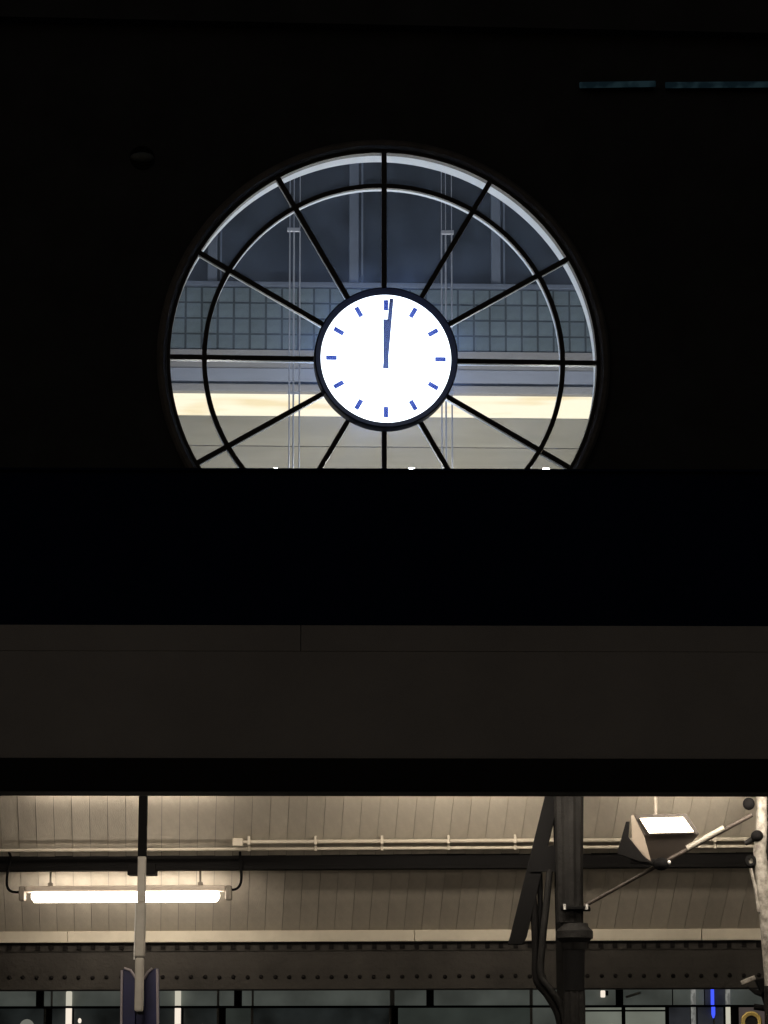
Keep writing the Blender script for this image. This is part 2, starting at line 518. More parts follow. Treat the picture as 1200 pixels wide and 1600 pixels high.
part('lit_drum', MB().turn_y(c2, [(DR - 0.075, 0.030), (DR - 0.075, 0.33)], 96), 'drum', ck, smooth=True)  # glowing side set deep behind the panes to give them a blue halo
part('back_rim', MB().turn_y(c2, [(DR - 0.074, 0.332), (DR - 0.074, 0.36), (DR - 0.11, 0.365), (DR - 0.12, 0.34)], 96), 'bezel', ck, smooth=True)
part('back_dial', MB().turn_y(c2, [(0.0005, 0.35), (DR - 0.13, 0.35), (DR - 0.13, 0.33), (0.0005, 0.33)], 64), 'dial_back', ck)  # unseen back face, added to light the reveal and the hall
mk = MB().box(-0.027, 0.027, -0.006, 0.006, -0.062, 0.062)
mkm = mk.mesh('hour_mark', 'blue_mark')
for k in range(12):
    a = R(30 * k)
    o = link('hour_mark', mkm, ck, (DR * 0.838 * math.sin(a), -0.012, DR * 0.838 * math.cos(a)), bevel=0.006)
    o.rotation_euler = (0, a, 0)
mm = MB()
for k in range(60):
    if k % 5:
        a = R(6 * k)
        mm.ring((DX + DR * 0.905 * math.sin(a), DZ + DR * 0.905 * math.cos(a)), 0.0005, 0.006, -0.224, -0.221, seg=6)
part('minute_dots', mm, 'blue_mark', ck)['kind'] = 'stuff'
def hand(name, ang, tail, tip, w0, w1, y):
    u = Vector((math.sin(ang), math.cos(ang))); n = Vector((u.y, -u.x)); c = Vector(c2)
    pts = [c - u * tail - n * w0 / 2, c - u * tail + n * w0 / 2, c + u * tip + n * w1 / 2, c + u * tip - n * w1 / 2]
    part(name, MB().prism(pts, y, y + 0.008), 'hand', ck)
hand('hour_hand', R(359.6), 0.118, 0.46, 0.062, 0.056, -0.236)
hand('minute_hand', R(5.2), 0.118, 0.705, 0.054, 0.046, -0.247)
part('hub', MB().ring(c2, 0.0005, 0.03, -0.255, -0.224, seg=24), 'hand', ck)
part('cover_glass', MB().turn_y(c2, [(0.0005, -0.345), (DR * 0.4, -0.338), (DR * 0.8, -0.312), (DR - 0.001, -0.245)], 96), 'dial_glass', ck)

# ================================================================== the hall seen through the window
def hz(py, y=0.0, px=450): return H.at(px, py, y).z
HX0, HX1, HZ0, HZ1 = -8.5, 8.5, 8.6, 19.0
structure('hall_floor', MB().box(HX0, HX1, -14.3, 1.0, HZ0 - 0.2, HZ0), 'hall_skin', H)
structure('hall_ceiling', MB().box(HX0, HX1, -14.3, 1.0, HZ1, HZ1 + 0.2), 'hall_skin', H)
structure('hall_side_wall', MB().box(HX0 - 0.2, HX0, -14.3, 1.0, HZ0, HZ1), 'hall_skin', H)
structure('hall_side_wall.001', MB().box(HX1, HX1 + 0.2, -14.3, 1.0, HZ0, HZ1), 'hall_skin', H)
hw = thing('hall_wall', 'tall banded hall wall with tile band and dark glazing seen through the round window', 'wall', H, (0, 0, HZ0))
BX0, BX1 = HX0 + 0.003, HX1 - 0.003
part('lower_panel', MB().box(BX0, BX1, -0.06, 0.3, HZ0, hz(698, -0.06)), 'hall_beige', hw)
part('upper_panel', MB().box(BX0, BX1, -0.075, 0.3, hz(698, -0.06) + 0.012, hz(651, -0.075)), 'hall_beige', hw)
part('cove_back', MB().box(BX0, BX1, 0.12, 0.3, hz(651, -0.075) + 0.003, hz(612, -0.05)), 'hall_grey', hw)
part('cornice', MB().box(BX0, BX1, -0.12, 0.3, hz(612, -0.12), hz(600, -0.12)), 'hall_grey', hw, bevel=0.015)
part('cornice_groove', MB().box(BX0, BX1, 0.03, 0.3, hz(600, -0.12) + 0.003, hz(596.5, -0.05)), 'grout', hw)
part('frieze', MB().box(BX0, BX1, -0.05, 0.3, hz(596.5, -0.05) + 0.003, hz(576, -0.05)), 'hall_blue', hw)
part('frieze_cap', MB().box(BX0, BX1, -0.02, 0.3, hz(576, -0.05) + 0.003, hz(565, -0.02)), 'hall_grey', hw, bevel=0.01)
part('tile_ledge', MB().box(BX0, BX1, -0.04, 0.3, hz(565, -0.02) + 0.003, hz(548, 0)), 'hall_grey', hw)
part('tile_backing', MB().box(BX0, BX1, 0.012, 0.3, hz(548, 0) + 0.003, hz(449, 0)), 'grout', hw)
part('upper_ledge', MB().box(BX0, BX1, -0.07, 0.3, hz(449, 0) + 0.003, hz(440, -0.07)), 'hall_post', hw, bevel=0.01)
part('dark_glazing', MB().box(BX0, BX1, 0.10, 0.3, hz(440, -0.07) + 0.003, HZ1 - 0.003), 'hall_dark', hw)
for px in (111, 332, 553, 775, 996):
    p = H.at(px, 400, -0.02)
    part('pilaster', MB().box(p.x - 0.075, p.x + 0.075, -0.02, 0.099, hz(440, -0.07) + 0.005, HZ1 - 0.005), 'hall_post', hw, bevel=0.01)
    part('mullion', MB().box(p.x + 0.12, p.x + 0.15, 0.05, 0.099, hz(440, -0.07) + 0.005, HZ1 - 0.005), 'hall_post', hw)
TP = (H.at(700, 500) - H.at(450, 500)).x / 10             # tile pitch along the wall
tx0 = H.at(290, 500).x
tz1, tz0 = hz(449.5, 0), hz(547, 0)
tp = (tz1 - tz0) / 4
tm = MB().box(-TP / 2 + 0.018, TP / 2 - 0.018, -0.012, 0.011, -tp / 2 + 0.018, tp / 2 - 0.018).mesh('tile', 'tile')
for i in range(-3, 30):
    for j in range(4):
        x = tx0 + (i + 0.5) * TP
        o = link('tile', tm, hw, (x, random.uniform(-0.003, 0.003), tz0 + (j + 0.5) * tp - HZ0))
        o.rotation_euler = (random.uniform(-.02, .02), 0, random.uniform(-.02, .02))
cl = thing('cove_light', 'long warm glowing light strip set in the hall wall behind the clock', 'light', H, (0, 0.05, hz(640)))
part('diffuser', MB().box(BX0 + .05, BX1 - .05, 0.06, 0.118, hz(651, -0.075) + 0.006, hz(612, -0.12) - 0.003), 'cove', cl)
part('rail', MB().box(BX0 + .05, BX1 - .05, 0.03, 0.058, hz(651, -0.075) + 0.006, hz(651, -0.075) + 0.03), 'white_bar', cl)
# suspension cables
for px, cap, top, tx in ((459, 362, 150, 'left of the clock'), (699, 366, 150, 'right of the clock')):
    y = -5.0
    t = thing('cable_bundle', 'three thin pale steel cables hanging in the hall, ' + tx, 'cable', H, tuple(H.at(px, 735, y)), 'cables hanging in the hall')
    for dx, r in ((-8.0, 0.011), (-1.5, 0.013), (8.0, 0.011)):
        a, b = H.at(px + dx, 790, y), H.at(px + dx, cap, y)
        part('cable', MB().tube([(a.x, y, HZ0), (a.x, y, b.z)], r, 8), 'cable', t, smooth=True)
        part('upper_cable', MB().tube([(a.x, y, b.z + 0.05), (a.x, y, HZ1)], 0.006, 6), 'cable', t, smooth=True)
    a, b = H.at(px - 10, cap, y), H.at(px + 10, cap - 4, y)
    part('clamp_plate', MB().box(a.x, b.x, y - 0.03, y + 0.03, a.z, b.z + 0.015), 'cable', t, bevel=0.006)
    a, b = H.at(px - 10, 616, y), H.at(px + 10, 612, y)
    part('spacer', MB().box(a.x, b.x, y - 0.012, y + 0.012, a.z, b.z), 'cable', t)
def hall_lamp(p, lab):
    t = thing('hall_lamp', lab, 'lamp', H, (p.x, p.y, HZ0), 'small lamps at the window foot')
    part('post', MB().tube([(p.x, p.y, HZ0), (p.x, p.y, p.z - 0.06)], 0.03, 10), 'hall_grey', t, smooth=True)
    part('globe', MB().ball(tuple(p), 0.085, 16, (1.1, 1.1, 0.75)), 'bulb', t, smooth=True)
# small standing lamps whose tops just clear the near canopy
for px, lab in ((430, 'small white hall lamp under the left cables'), (643, 'small white hall lamp between the two lowest middle bars'), (853, 'small white hall lamp at the lower right of the window')):
    hall_lamp(H.at(px, 738, -3.0), lab)
for px, lab in ((330, 'added unseen hall lamp close behind the left of the window foot'), (600, 'added unseen hall lamp close behind the middle of the window foot'), (870, 'added unseen hall lamp close behind the right of the window foot')):
    hall_lamp(H.at(px, 775, -11.2), lab)  # unseen lamps added to light the reveal and bars from below

# ================================================================== teal tubes and a pale smudge on the dark wall
for x0, x1, lab in ((906, 1024, 'shorter dim teal tube lamp high on the dark wall at right'), (1040, 1330, 'longer dim teal tube lamp running out of frame at upper right')):
    a, b = W.at(x0, 133, -0.12), W.at(x1, 131, -0.12)
    t = thing('tube_lamp', lab, 'lamp', W, tuple((a + b) / 2), 'teal tube lamps on the gable wall')
    part('tube', MB().tube([(a.x, -0.12, a.z), (b.x, -0.12, b.z)], 0.036, 12), 'teal', t, smooth=True)
    part('batten', MB().box(a.x + .02, b.x - .02, -0.085, 0.0, a.z - 0.02, a.z + 0.05), 'black', t)
p = W.at(222, 247)
t = thing('pale_smudge', 'faint pale smudge built as an added oval on the dark wall left above the round window', 'lamp', W, tuple(p))
part('back_plate', MB().turn_y((p.x, p.z), [(0.14, 0.0), (0.14, -0.03), (0.0005, -0.03)], 24), 'black', t)
part('cover', MB().ball((p.x, -0.03, p.z), 0.12, 16, (1.15, 0.6, 0.5)), 'faint', t, smooth=True)  # oval added where the wall shows only a faint pale smudge

# ================================================================== near canopy edge (the dark bands across the middle)
def az(py, y=0.0, px=600): return A.at(px, py, y).z
AX0, AX1 = -13.0, 13.0
nc = thing('near_canopy', 'dark near canopy edge with grey brown fascia crossing the picture below the round window', 'canopy', A, (0, 0, 0))
part('upper_girder', MB().box(AX0, AX1, 0.0, 0.35, az(978, 0), az(733.5, 0) - 0.016), 'girder', nc, bevel=0.008)
part('girder_flange', MB().box(AX0, AX1, -0.035, 0.30, az(733.5, 0) - 0.014, az(733.5, 0)), 'girder', nc)
zj = az(1018, -0.04)
xj = A.at(470, 1000, -0.04).x
for x0, x1 in ((AX0, xj - 0.0015), (xj + 0.0015, xj + 4.9), (xj + 4.907, AX1)):
    part('fascia_board', MB().box(x0, x1, -0.042, -0.003, zj + 0.0012, az(977, -0.046)), 'fascia', nc, bevel=0.003)
for x0, x1 in ((AX0, xj + 2.2 - 7.0), (xj + 2.2 - 6.993, xj + 6.1), (xj + 6.107, AX1)):
    part('fascia_panel', MB().box(x0, x1, -0.040, -0.003, az(1185, -0.04), zj), 'fascia', nc, bevel=0.003)
part('fascia_backing', MB().box(AX0, AX1, 0.0, 0.35, az(1185, -0.04), az(978, 0) - 0.003), 'gutter', nc)
part('bottom_beam', MB().box(AX0, AX1, -0.09, 0.22, az(1244.5, 0.22), az(1185, -0.04) - 0.004), 'gutter', nc, bevel=0.012)
part('soffit', MB().box(AX0, AX1, 0.36, 3.0, az(733) - 0.32, az(733) - 0.2), 'roofing', nc)
for x in (-7.5, 7.5):
    part('post', MB().turn_z((x, 0.17), [(0.14, 0.0), (0.12, 0.3), (0.10, 3.2), (0.13, az(1244.5, 0.22) - 0.002)], 20), 'castiron', nc, smooth=True)

# ================================================================== canopy of the platform beyond
Z0 = B.at(600, 1456).z
SL = math.tan(R(31))
def ceil_hit(px, py, off=0.0):
    """sight line meets the sloping ceiling plane, off metres below it"""
    o, d = B.ray(px, py)
    t = (Z0 - off - SL * o.y - o.z) / (d.z + SL * d.y)
    return o + d * t
def cz_(y, off=0.0): return Z0 - SL * y - off
BX = 6.2
RIDGE = -3.7
pc = thing('platform_canopy', 'lit cream boarded platform canopy with riveted girder beyond the near canopy', 'canopy', B, (0, 0, 0))
pitch = 27.6 * (ceil_hit(628, 1400) - ceil_hit(600, 1400)).x / 28
skew = math.tan(R(-7.5))
def board_mesh():
    hwid = pitch / 2 - 0.0015
    vs = []
    for off in (0.0, 0.03):
        for y, x in ((0.0, -hwid), (0.0, hwid), (RIDGE, hwid), (RIDGE, -hwid)):
            vs.append((x + skew * y, y, -SL * y + off))
    return MB().add(vs, [(0, 1, 2, 3), (7, 6, 5, 4), (0, 4, 5, 1), (1, 5, 6, 2), (2, 6, 7, 3), (3, 7, 4, 0)]).mesh('ceiling_board', 'board')
bme = board_mesh()
xs = ceil_hit(57, 1300)
xb0 = xs.x - skew * xs.y + pitch / 2
i0 = int((-BX - xb0) / pitch); i1 = int((BX - xb0) / pitch)
for i in range(i0, i1 + 1):
    link('ceiling_board', bme, pc, (xb0 + i * pitch, 0, Z0 + random.uniform(0.0, 0.006)))
yr = RIDGE
part('roof', MB().add([(-BX, 0.25, cz_(0.25, -0.05)), (BX, 0.25, cz_(0.25, -0.05)), (BX, yr, cz_(yr, -0.05)), (-BX, yr, cz_(yr, -0.05)),
                       (-BX, 0.25, cz_(0.25, -0.12)), (BX, 0.25, cz_(0.25, -0.12)), (BX, yr, cz_(yr, -0.12)), (-BX, yr, cz_(yr, -0.12))],
                      [(0, 1, 2, 3), (7, 6, 5, 4), (0, 4, 5, 1), (1, 5, 6, 2), (2, 6, 7, 3), (3, 7, 4, 0)]), 'roofing', pc)
yf = -6.9
zf = cz_(RIDGE, -0.05)
part('front_roof', MB().box(-BX, BX, yf, yr - 0.004, zf, zf + 0.12), 'board', pc)
# pale trim under the boards, riveted girder below it
tz_ = B.at(600, 1471, -0.03).z
for x0, x1 in ((-BX, B.at(107, 1460).x - 0.002), (B.at(107, 1460).x + 0.002, B.at(648, 1460).x - .002), (B.at(648, 1460).x + .002, B.at(1096, 1460).x - .002), (B.at(1096, 1460).x + .002, BX)):
    part('trim_board', MB().box(x0, x1, -0.045, 0.03, tz_, Z0 + 0.012), 'trim', pc, bevel=0.004)
gz0, gz1 = B.at(600, 1545, -0.02).z, tz_ - 0.003
part('girder_web', MB().box(-BX, BX, -0.02, 0.02, gz0, gz1), 'riveted', pc)
za = B.at(600, 1485, -0.032).z
part('girder_angle', MB().box(-BX, BX, -0.034, -0.0205, za, gz1 - 0.010), 'riveted', pc)
part('girder_flange', MB().box(-BX, BX, -0.075, 0.06, gz1 - 0.009, gz1), 'steel', pc)
zb_ = B.at(600, 1512, -0.03).z
part('girder_bottom_angle', MB().box(-BX, BX, -0.030, -0.0205, gz0 + 0.001, zb_), 'riveted', pc)
part('girder_foot', MB().box(-BX, BX, -0.07, 0.05, gz0 - 0.010, gz0 - 0.0005), 'steel', pc)
rv = MB().turn_y((0, 0), [(0.0185, 0.0), (0.0175, -0.008), (0.012, -0.015), (0.0005, -0.018)], 10).mesh('rivet', 'rivet', smooth=True)
sq = MB().box(-0.019, 0.019, -0.016, 0, -0.028, 0.028).mesh('bolt_head', 'rivet')
rp = 22.1 * (B.at(700, 1526) - B.at(600, 1526)).x / 100
xr0 = B.at(58, 1526, -0.03).x
zt, zr = B.at(600, 1477, -0.034).z, B.at(600, 1526, -0.03).z
for i in range(-12, 66):
    x = xr0 + i * rp
    if abs(x) > 4.6: continue
    link('rivet', rv, pc, (x + random.uniform(-.004, .004), -0.030, zr + random.uniform(-.003, .003)))
    link('bolt_head', sq, pc, (x + random.uniform(-.004, .004), -0.034, zt + random.uniform(-.003, .003)))
# dark purlin hanging across the ceiling
yb = -0.95
bz1, bz0 = B.at(400, 1330, yb).z, B.at(400, 1359, yb).z
part('purlin', MB().box(-BX, BX, yb, yb + 0.12, bz0, bz1), 'steel', pc, bevel=0.008)
part('purlin_lip', MB().box(-BX, BX, yb - 0.03, yb - 0.001, bz0, bz0 + 0.03), 'steel', pc, bevel=0.004)
a, b = B.at(199, 1359, yb - 0.04), B.at(243, 1367, yb - 0.04)
part('splice_plate', MB().box(a.x, b.x, yb - 0.045, yb + 0.1, b.z, a.z + 0.05), 'steel', pc, bevel=0.004)
# front edge girder and end posts carry the roof
part('front_girder', MB().box(-BX, BX, yf, yf + 0.1, zf - 0.36, zf - 0.002), 'steel', pc)
for x in (-BX + 0.3, BX - 0.3):
    for y, zt_ in ((0.12, Z0 - 0.1), (yf + 0.05, zf - 0.36)):
        part('post', MB().turn_z((x, y), [(0.11, 0.14), (0.08, 0.5), (0.08, zt_)], 16), 'castiron', pc, smooth=True)

# conduits clipped along the ceiling
def conduit(name, label, pya, x0, x1, r, off):
    a, b = ceil_hit(600, pya, off), None
    p0, p1 = ceil_hit(x0, pya, off), ceil_hit(x1, pya, off)
    y, z = a.y, a.z
    t = thing(name, label, 'pipe', B, (p0.x, y, z), 'pipes along the canopy ceiling')
    part('tube', MB().tube([(p0.x, y, z), (p1.x, y, z)], r, 12), 'pipe', t, smooth=True)
    return t, y, z, r
t1, y1, z1, r1 = conduit('ceiling_pipe', 'thicker cream pipe, upper of the two along the canopy ceiling', 1314.5, 374, 1400, 0.017, 0.045)
t2, y2, z2, r2 = conduit('ceiling_pipe', 'thin cream pipe, lower of the two right above the dark beam', 1325.5, -200, 1400, 0.013, 0.045)
for i in range(-8, 9):
    x = ceil_hit(493 + 104 * i, 1315, 0.045).x
    if x < ceil_hit(374, 1315).x or x > 5: continue
    part('clip', MB().box(x - 0.011, x + 0.011, y1 - 0.024, y1 + 0.024, z1 - 0.024, z1 + 0.045), 'pipe', t1, bevel=0.003)
p0j = ceil_hit(374, 1325).x
for i in range(-12, 9):
    x = ceil_hit(493 + 104 * i, 1325, 0.045).x
    if x < p0j or x > 5: continue
    part('clip', MB().box(x - 0.010, x + 0.010, y2 - 0.02, y2 + 0.02, z2 - 0.019, z2 + 0.045), 'pipe', t2, bevel=0.003)
p0 = ceil_hit(372, 1320, 0.05)
part('junction_box', MB().box(p0.x - 0.04, p0.x + 0.045, y1 - 0.03, y1 + 0.03, z2 + 0.016, z1 + 0.03), 'pipe', t1, bevel=0.006)

# ================================================================== fluorescent fixtures
def fixture(label, cx, y, z, length, rods_to=None, m='tube'):
    t = thing('fluorescent_fixture', label, 'light', B, (cx, y, z), 'fluorescent lamps under the platform canopy')
    h = length / 2
    part('housing', MB().box(cx - h, cx + h, y - 0.055, y + 0.055, z + 0.022, z + 0.072), 'lamp_body', t, bevel=0.015)
    part('diffuser', MB().tube([(cx - h + 0.05, y, z - 0.012), (cx - h + 0.075, y, z - 0.012), (cx + h - 0.075, y, z - 0.012), (cx + h - 0.05, y, z - 0.012)], [0.02, 0.05, 0.05, 0.02], 18), m, t, smooth=True)
    for s in (-1, 1):
        part('end_cap', MB().box(cx + s * (h + 0.002) - (0.05 if s < 0 else 0), cx + s * (h + 0.002) + (0.05 if s > 0 else 0), y - 0.05, y + 0.05, z - 0.05, z + 0.07), 'lamp_cap', t, bevel=0.012)
    if rods_to is not None:
        for px in (79, 313):
            x = B.at(px, 1375, y).x
            part('hanger_rod', MB().tube([(x, y, z + 0.07), (x, y, rods_to)], 0.0085, 8), 'lamp_cap', t, smooth=True)
            part('hanger_clip', MB().box(x - 0.02, x + 0.02, y - 0.02, y + 0.02, z + 0.068, z + 0.10), 'lamp_cap', t, bevel=0.004)
    if rods_to is None:
        zr_ = cz_(y, 0.0) if y > RIDGE else zf
        for s in (-1, 1):
            part('hanger_rod', MB().tube([(cx + s * h * 0.7, y, z + 0.07), (cx + s * h * 0.7, y, zr_ - 0.002)], 0.0085, 8), 'lamp_cap', t, smooth=True)
    return t
yl = yb + 0.06
c = B.at(196, 1398, yl)
L = (B.at(362, 1398, yl) - B.at(31, 1398, yl)).x - 0.1
fx = fixture('lit fluorescent tube lamp hanging behind the grey pole at lower left', c.x, yl, c.z, L, rods_to=bz0 - 0.001)
for pts in ([(8, 1322), (17, 1340), (12, 1362), (11, 1384), (18, 1393), (32, 1394)], [(379, 1318), (375, 1332), (377, 1362), (376, 1380), (369, 1389), (356, 1391)]):
    q = [B.at(x, y, yl + (0.0 if k > 3 else -0.10)) for k, (x, y) in enumerate(pts)]
    sm = []
    for i in range(len(q) - 1):
        for k in range(5):
            tt = k / 5
            pm = q[max(i - 1, 0)]; pn = q[min(i + 2, len(q) - 1)]
            sm.append(0.5 * ((2 * q[i]) + (q[i + 1] - pm) * tt + (2 * pm - 5 * q[i] + 4 * q[i + 1] - pn) * tt ** 2 + (-pm + 3 * q[i] - 3 * q[i + 1] + pn) * tt ** 3))
    sm.append(q[-1])
    part('power_cord', MB().tube(sm, 0.011, 8), 'black', fx, smooth=True)
# unseen lamp added for the bright patch on the boards above the opening
c = ceil_hit(196, 1224, 0.075)
fixture('unseen fluorescent lamp close under the boards just above the picture opening at left', c.x, c.y, c.z, L)
for x, y, z, lab in ((-1.9, -6.3, 4.04, 'added left fluorescent lamp at the near side'), (3.7, -5.0, 4.15, 'added right fluorescent lamp at the near side'),
                     (0.8, -2.7, cz_(-2.7, 0.60), 'added fluorescent lamp under the ridge left of the iron column'), (2.9, -2.7, cz_(-2.7, 0.60), 'added fluorescent lamp under the ridge right of the iron column')):
    fixture(lab + ', unseen above the dark canopy edge', x, y, z, L, m='tube_fill')  # unseen bright lamps added to light boards, pole and columns

# ================================================================== hanging grey pole and blue box at left
yp = -4.2
hp = thing('hanging_pole', 'slim pole hanging in front of the fluorescent lamp, dark above and light grey below', 'pole', B, tuple(B.at(220, 1585, yp)))
a, b = B.at(225.5, 1245, yp), B.at(222, 1338, yp)
part('dark_upper_tube', MB().bar((a.x, yp + 0.01, 5.2), (b.x, yp + 0.01, b.z), 0.062, 0.05), 'black', hp, bevel=0.006)
b2, c_ = B.at(222, 1338, yp), B.at(221, 1410, yp)
part('thin_arm', MB().bar(b2, c_, 0.060, 0.035), 'grey_pole', hp, bevel=0.008)
d_ = B.at(218.5, 1495, yp)
part('grey_sleeve', MB().bar(c_ + Vector((0, -0.006, 0)), d_ + Vector((0, -0.006, 0)), 0.072, 0.05), 'grey_pole', hp, bevel=0.012)
e_ = B.at(217, 1581, yp)
part('grey_tail', MB().bar(d_ + Vector((0, -0.004, -0.006)), e_ + Vector((0, -0.004, 0)), 0.064, 0.046), 'grey_pole', hp, bevel=0.016)
part('side_strip', MB().bar(c_ + Vector((-0.041, 0, 0)), d_ + Vector((-0.041, 0, -0.02)), 0.008, 0.02), 'white_bar', hp)
ys = yp + 0.10
bs = thing('blue_box', 'dark blue open topped box with pale edges behind the foot of the grey pole', 'box', B, tuple(B.at(217, 1640, ys)))
for s, pts in ((0, [(192, 1514), (203, 1517), (211, 1528), (211, 1660), (189, 1660)]), (1, [(231, 1519), (244, 1512), (246, 1660), (224, 1660), (225, 1530)])):
    q = [B.at(x, y, ys) for x, y in pts]
    part('side_panel', MB().prism([(p.x, p.z) for p in q], ys, ys + 0.16), 'blue_box', bs, bevel=0.004)
q = [B.at(x, y, ys) for x, y in ((211, 1585), (224, 1585), (224, 1660), (211, 1660))]
part('middle_panel', MB().prism([(p.x, p.z) for p in q], ys + 0.03, ys + 0.14), 'blue_box', bs)
for pts in ([(190.5, 1516), (188.5, 1660)], [(245.5, 1514), (247, 1660)], [(194, 1513), (204, 1516), (212, 1528)], [(225, 1530), (231, 1519), (238, 1513)]):
    q = [B.at(x, y, ys - 0.012) for x, y in pts]
    part('edge_strip', MB().tube([(p.x, p.y, p.z) for p in q], 0.009, 8), 'blue_edge', bs, smooth=True)
part('hanger', MB().box(B.at(214, 1500, ys).x, B.at(221, 1500, ys).x, ys + 0.05, ys + 0.09, B.at(217, 1600, ys).z, 5.2), 'black', bs)

# ================================================================== cast iron column with brackets
yc = -1.95
cc = B.at(897, 1500, yc)
def cpx(py): return B.at(897, py, yc).z
def wid(p): return p * (B.at(1000, 1500, yc) - B.at(900, 1500, yc)).x / 100
ic = thing('iron_column', 'dark cast iron column with collar and curved brackets right of centre', 'column', B, (cc.x, yc, 0.14))
part('upper_shaft', MB().turn_z((cc.x - wid(6), yc), [(wid(21), cpx(1442)), (wid(21.5), cpx(1350)), (wid(23.5), cpx(1243)), (wid(24), cz_(yc) - 0.02)], 20, 0.12), 'castiron', ic)
part('collar', MB().turn_z((cc.x + wid(1), yc), [(wid(17), cpx(1484)), (wid(19), cpx(1480)), (wid(20), cpx(1473)), (wid(29), cpx(1466)), (wid(29), cpx(1455)), (wid(22), cpx(1448)), (wid(21), cpx(1443))], 28), 'castiron', ic, smooth=True)
part('neck', MB().turn_z((cc.x, yc), [(wid(16.5), cpx(1548)), (wid(16), cpx(1540)), (wid(17), cpx(1490)), (wid(17.5), cpx(1484.5))], 24), 'black', ic, smooth=True)
part('lower_shaft', MB().turn_z((cc.x, yc), [(wid(30), 0.14), (wid(26), 0.4), (wid(17), 0.9), (wid(17), cpx(1560)), (wid(16.5), cpx(1548.5))], 20, 0.14), 'castiron', ic)
part('rear_plate', MB().prism([(B.at(x, y, yc + .14).x, B.at(x, y, yc + .14).z) for x, y in ((863, 1220), (880, 1220), (882, 1700), (873, 1700))], yc + 0.13, yc + 0.16), 'castiron', ic)
a, b = B.at(876, 1421, yc - .14), B.at(922, 1411, yc - .14)
part('clamp', MB().box(a.x, b.x, yc - 0.15, yc + 0.12, a.z, B.at(900, 1416, yc - .14).z), 'black', ic, bevel=0.004)
for px in (882, 917):
    p = B.at(px, 1417, yc - 0.16)
    part('clamp_bolt', MB().tube([(p.x, p.y, p.z - 0.02), (p.x, p.y, p.z + 0.022)], 0.011, 10), 'bolt', ic, smooth=True)
yk = yc + 0.05
q = [B.at(x, y, yk) for x, y in ((857, 1222), (880, 1222), (823, 1464), (817, 1476), (793, 1476), (797, 1464))]
part('diagonal_brace', MB().prism([(p.x, p.z) for p in q], yk - 0.035, yk + 0.035), 'black', ic, bevel=0.006)
q = [B.at(x, y, yk - .05) for x, y in ((838, 1326), (868, 1320), (868, 1362), (828, 1362))]
part('gusset', MB().prism([(p.x, p.z) for p in q], yk - 0.052, yk - 0.037), 'black', ic)
def curve(pts, y):
    q = [B.at(px, py, y) for px, py in pts]; out = []
    for i in range(len(q) - 1):
        pm, pn = q[max(i - 1, 0)], q[min(i + 2, len(q) - 1)]
        for k in range(6):
            t = k / 6
            out.append(0.5 * ((2 * q[i]) + (q[i + 1] - pm) * t + (2 * pm - 5 * q[i] + 4 * q[i + 1] - pn) * t ** 2 + (-pm + 3 * q[i] - 3 * q[i + 1] + pn) * t ** 3))
    out.append(q[-1]); return out
part('bracket_bar', MB().tube(curve([(829, 1358), (834, 1420), (837, 1480), (838, 1530), (856, 1556), (872, 1586), (880, 1630)], yk), wid(6), 10), 'steel', ic, smooth=True)
part('bracket_bar', MB().tube(curve([(859, 1358), (853, 1420), (847, 1480), (846, 1525), (862, 1548), (879, 1576), (887, 1620)], yk - .03), wid(5.5), 10), 'castiron', ic, smooth=True)
part('bracket_bar', MB().tube(curve([(843, 1358), (844, 1410), (842, 1460), (840, 1520)], yk + .02), wid(4.5), 10), 'black', ic, smooth=True)
# ================================================================== right hand column
yd = -2.05
def dz(py): return B.at(1205, py, yd).z
def at_d(x, y, o=0.0): return B.at(x, y, yd + o)
rc = thing('painted_column', 'column with mottled peeling pale paint at the right edge', 'column', B, (at_d(1206, 1500).x, yd, 0.14))
part('shaft', MB().turn_z((at_d(1213, 1500).x, yd + 0.1), [(wid(26), 0.14), (wid(20), 0.6), (wid(19), dz(1560)), (wid(17), dz(1243)), (wid(17), cz_(yd) - .02)], 20, 0.10), 'castiron', rc)
part('pale_strut', MB().tube([at_d(1190, 1225, -.1), at_d(1190, 1290, -.1), at_d(1187, 1330, -.1), at_d(1193, 1390, -.1), at_d(1199, 1450, -.1), at_d(1204, 1540, -.1)], [wid(8), wid(9), wid(10), wid(11), wid(11), wid(9)], 14), 'mottled', rc, smooth=True)
part('edge_rib', MB().tube([at_d(1173, 1357, -.12), at_d(1180, 1385, -.12), at_d(1186, 1425, -.12)], wid(2.6), 8), 'mottled', rc, smooth=True)
for x, y, r, sq_ in ((1170, 1256, 9.5, (1, 1, 1.05)), (1183, 1306, 9, (1.1, 1, 1))):
    p = at_d(x, y, -0.14)
    part('knob', MB().ball(tuple(p), wid(r), 16, sq_), 'black', rc, smooth=True)
p = at_d(1173, 1345, -0.12)
part('ring_fitting', MB().turn_y((p.x, p.z), [(wid(4), p.y), (wid(4.5), p.y - .02), (wid(8.5), p.y - .02), (wid(9), p.y), (wid(9), p.y + .05), (wid(4), p.y + .05)], 24), 'black', rc, smooth=True)
part('ring_plate', MB().ball((p.x, p.y + .01, p.z), wid(5), 12, (0.8, 0.4, 1.9)), 'mottled', rc, smooth=True)
part('side_lug', MB().tube([at_d(1164, 1318, -.1), at_d(1186, 1306, -.1)], [wid(4), wid(6)], 10), 'castiron', rc, smooth=True)

